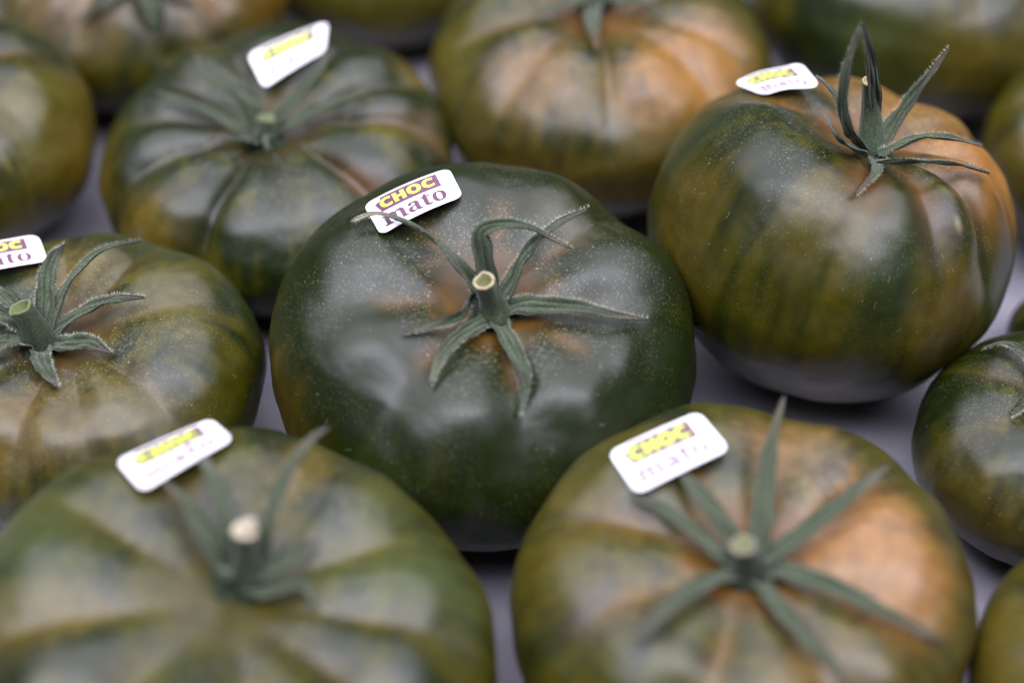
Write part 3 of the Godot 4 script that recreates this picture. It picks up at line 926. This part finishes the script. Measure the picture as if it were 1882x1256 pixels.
				{"at": [[-1.1, 7.2, 1.5], [-6.7, 12.5, 4.5], [-10.6, 13.6, 9], [-12.7, 5.8, 10.5], [-12.2, -5.6, 9]], "w": [2.8, 2.8, 2.4, 1.6, 0.7], "twist": [0, 20, 30, 20, 0]},
				{"at": [[-1.9, 9.6, 1.5], [-8.7, 16.9, 3.5], [-11.3, 15.7, 4.5], [-10.0, 3.2, 4]], "w": [2.6, 2.4, 1.8, 0.6], "dry": 0.9},
				{"at": [[-0.2, 11.7, 1.2], [-1.5, 19.9, 2.6], [-3.5, 24.1, 2.6], [-6.0, 27.1, 2.2]], "w": [2.6, 2.4, 1.5, 0.7], "dry": 0.9, "tip": Color(0.24, 0.17, 0.10)},
			],
			"sticker": [[-26.0, -17.9, 3.0], [-13.2, -18.5, 4.0], [-9.8, -9.2, 5.0], [-20.2, -12.0, 1.2]], "bulge": 0.1, "wave": 0.35,
		},
		{
			"label": "blurred orange topped tomato at the top centre with a hanging sepal",
			"at": [0.0212, -0.0895], "d": 0.0804, "aspect": 0.620, "tilt": [-1.0, 1.0], "seed": 7.9, "fine": 220,
			"ripe": 0.15, "vein": 0.25, "ring": 0.5, "rust": Color(0.24, 0.10, 0.03),
			"creases": [[272, 0.045, 10, 0.4, 90], [315, 0.04, 12, 0.3, 80], [340, 0.04, 10, 0.3, 80], [230, 0.03, 12, 0.3, 80], [190, 0.04, 12, 0.3, 80], [130, 0.04, 12, 0.3, 80], [60, 0.04, 12, 0.3, 80], [20, 0.04, 12, 0.3, 80]],
			"waves": [[3, 0.008, 20]],
			"bumps": [],
			"cavity": [0.28, 0.34],
			"patches": [[315, 42, 40, 26, Color(0.34, 0.155, 0.032), 0.8], [235, 40, 26, 22, Color(0.22, 0.13, 0.05), 0.75], [270, 88, 60, 24, Color(0.085, 0.058, 0.008), 0.8], [195, 75, 24, 30, Color(0.10, 0.08, 0.007), 0.6]],
			"hub": [-1.5, -5.5, 4.0, 1.8],
			"sepals": [
				{"at": [[-1.5, -4.4, 1.0], [-2.3, 4.2, 3.6], [-2.3, 12.2, 3.4], [-1.5, 18.4, 2.0]], "w": [4.0, 4.8, 3.6, 0.8], "tip": Color(0.26, 0.12, 0.05)},
				{"at": [[-2.4, -4.7, 1.5], [-8.1, 0.5, 4], [-14.4, 5.2, 3]], "w": [3.4, 3.8, 0.8]},
				{"at": [[0.1, -4.7, 1.5], [6.7, -0.1, 4], [13.9, 3.9, 3]], "w": [3.4, 3.8, 0.8]},
				{"at": [[-1.1, -5.5, 1.5], [0.7, -7.3, 5], [3.4, -13.0, 5]], "w": [3.4, 3.8, 0.8]},
			],
		},
		{
			"label": "olive tomato cut by the left edge with a small split scar on its side",
			"at": [-0.1274, -0.0685], "d": 0.0669, "aspect": 0.720, "tilt": [0.0, 3.0], "seed": 8.3, "fine": 220,
			"ripe": 0.05, "vein": 0.4, "ring": 0.3, "rust": Color(0.18, 0.11, 0.02),
			"creases": [[330, 0.03, 12, 0.2, 80], [20, 0.03, 12, 0.2, 80], [290, 0.03, 12, 0.2, 80]],
			"waves": [[2, 0.01, 0]],
			"bumps": [],
			"cavity": [0.28, 0.34],
			"patches": [[340, 60, 40, 30, Color(0.10, 0.085, 0.009), 0.6], [350, 85, 40, 24, Color(0.12, 0.08, 0.008), 0.7], [312, 62, 1.8, 7, Color(0.15, 0.15, 0.03), 0.9]],
		},
		{
			"label": "blurred brown and green tomato at the top left corner with drooping sepals",
			"at": [-0.0919, -0.1280], "d": 0.0728, "aspect": 0.620, "tilt": [4.0, 0.0], "seed": 9.1, "fine": 220,
			"ripe": 0.12, "vein": 0.7, "ring": 0.5, "rust": Color(0.22, 0.12, 0.05),
			"creases": [[285, 0.05, 10, 0.3, 90], [250, 0.05, 10, 0.3, 90], [215, 0.05, 10, 0.3, 90], [320, 0.05, 10, 0.3, 90], [355, 0.05, 10, 0.3, 90], [100, 0.05, 10, 0.3, 90]],
			"waves": [[3, 0.008, 20]],
			"bumps": [],
			"cavity": [0.28, 0.34],
			"patches": [[235, 45, 40, 24, Color(0.18, 0.12, 0.06), 0.7], [315, 45, 20, 24, Color(0.20, 0.12, 0.06), 0.7], [340, 85, 30, 24, Color(0.14, 0.075, 0.008), 0.8]],
			"hub": [4.2, 18.6, 4.0, 1.8],
			"sepals": [
				{"at": [[4.9, 19.6, 1.0], [7.1, 24.4, 3.2], [8.1, 27.7, 3.0], [8.3, 29.1, 1.6]], "w": [4.0, 5.0, 4.0, 1.0], "tip": Color(0.12, 0.19, 0.10)},
				{"at": [[3.0, 20.6, 1.0], [-1.1, 26.3, 3.6], [-6.5, 27.2, 3.4], [-10.5, 27.4, 2]], "w": [3.6, 3.8, 3.0, 0.8], "dry": 0.7},
				{"at": [[6.7, 19.7, 1.5], [13.1, 23.4, 4], [17.6, 23.5, 2]], "w": [3.4, 3.8, 0.8]},
			],
		},
		{
			"label": "small dark tomato seen in the gap between two blurred ones at the top",
			"at": [-0.0330, -0.1470], "d": 0.0640, "aspect": 0.66, "tilt": [0.0, 0.0], "seed": 10.7, "fine": 160,
			"ripe": -0.02, "vein": 0.3, "ring": 0.3, "rust": Color(0.16, 0.10, 0.02),
			"creases": [[280, 0.03, 12, 0.2, 80], [230, 0.03, 12, 0.2, 80], [330, 0.03, 12, 0.2, 80]],
			"waves": [], "bumps": [], "cavity": [0.28, 0.34],
			"patches": [[270, 85, 60, 30, Color(0.08, 0.07, 0.008), 0.7]],
		},
		{
			"label": "dark olive tomato at the top right corner behind the spiky one",
			"at": [0.1008, -0.1260], "d": 0.0892, "aspect": 0.640, "tilt": [0.0, 0.0], "seed": 11.4, "fine": 200,
			"ripe": 0.02, "vein": 0.3, "ring": 0.3, "rust": Color(0.16, 0.10, 0.02),
			"creases": [[280, 0.03, 12, 0.2, 80], [240, 0.03, 12, 0.2, 80], [315, 0.03, 12, 0.2, 80]],
			"waves": [], "bumps": [], "cavity": [0.28, 0.34],
			"patches": [[290, 85, 40, 30, Color(0.10, 0.075, 0.008), 0.8], [245, 80, 20, 40, Color(0.03, 0.045, 0.006), 0.7]],
		},
		{
			"label": "brown olive tomato cut by the right edge beside the spiky one",
			"at": [0.1369, -0.0661], "d": 0.0584, "aspect": 0.724, "tilt": [0.0, 0.0], "seed": 12.2, "fine": 200,
			"ripe": 0.10, "vein": 0.4, "ring": 0.3, "rust": Color(0.18, 0.10, 0.02),
			"creases": [[200, 0.03, 12, 0.2, 80], [240, 0.03, 12, 0.2, 80], [170, 0.03, 12, 0.2, 80]],
			"waves": [], "bumps": [], "cavity": [0.28, 0.34],
			"patches": [[210, 70, 40, 30, Color(0.10, 0.07, 0.005), 0.6]],
		},
		{
			"label": "small dark green tomato at the right edge with curved scratches on its skin",
			"at": [0.1090, 0.0192], "d": 0.0559, "aspect": 0.652, "tilt": [0.0, 0.0], "seed": 13.6, "fine": 320,
			"ripe": -0.22, "vein": 0.3, "ring": 0.3, "rust": Color(0.14, 0.09, 0.02),
			"creases": [[200, 0.02, 16, 0.0, 80], [250, 0.03, 16, 0.0, 80], [150, 0.03, 14, 0.0, 80]],
			"waves": [[2, 0.01, 0]], "bumps": [], "cavity": [0.26, 0.36],
			"patches": [[215, 80, 30, 30, Color(0.075, 0.055, 0.005), 0.8], [260, 85, 40, 20, Color(0.06, 0.042, 0.005), 0.6]],
			"hub": [-3.1, -4.0, 3.4, 1.8],
			"sepals": [
				{"at": [[-4.4, -3.9, 1.0], [-6.9, -8.7, 3.0], [-10.4, -13.2, 2.6], [-14.2, -15.5, 1.2]], "w": [2.6, 2.6, 2.2, 0.6], "dry": 0.8, "tip": Color(0.22, 0.20, 0.15)},
				{"at": [[-4.6, -2.7, 1.0], [-8.6, 1.7, 2.8], [-10.6, 3.3, 2.0], [-12.1, 4.1, 1.0]], "w": [2.6, 2.6, 1.8, 0.7], "dry": 0.6, "tip": Color(0.20, 0.17, 0.10)},
				{"at": [[-2.8, -3.5, 1.0], [0.3, -5.7, 3.0], [4.0, -8.4, 2.0]], "w": [2.6, 2.6, 0.8]},
			],
		},
		{
			"label": "tiny sliver of a dark tomato at the right edge above the scratched one",
			"at": [0.1208, -0.0199], "d": 0.0265, "aspect": 0.660, "tilt": [0.0, 0.0], "seed": 14.9, "fine": 200,
			"ripe": -0.02, "vein": 0.3, "ring": 0.3, "rust": Color(0.16, 0.10, 0.02),
			"creases": [[200, 0.02, 12, 0.2, 80], [240, 0.02, 12, 0.2, 80]],
			"waves": [], "bumps": [], "cavity": [0.26, 0.34],
			"patches": [],
		},
		{
			"label": "olive brown tomato cut by the bottom right corner",
			"at": [0.1166, 0.0813], "d": 0.0700, "aspect": 0.680, "tilt": [0.0, 0.0], "seed": 15.5, "fine": 200,
			"ripe": 0.10, "vein": 0.3, "ring": 0.3, "rust": Color(0.16, 0.10, 0.02),
			"creases": [[160, 0.03, 12, 0.2, 80], [200, 0.02, 12, 0.2, 80]],
			"waves": [], "bumps": [], "cavity": [0.28, 0.34],
			"patches": [[170, 75, 40, 30, Color(0.11, 0.08, 0.006), 0.7]],
		},
	]
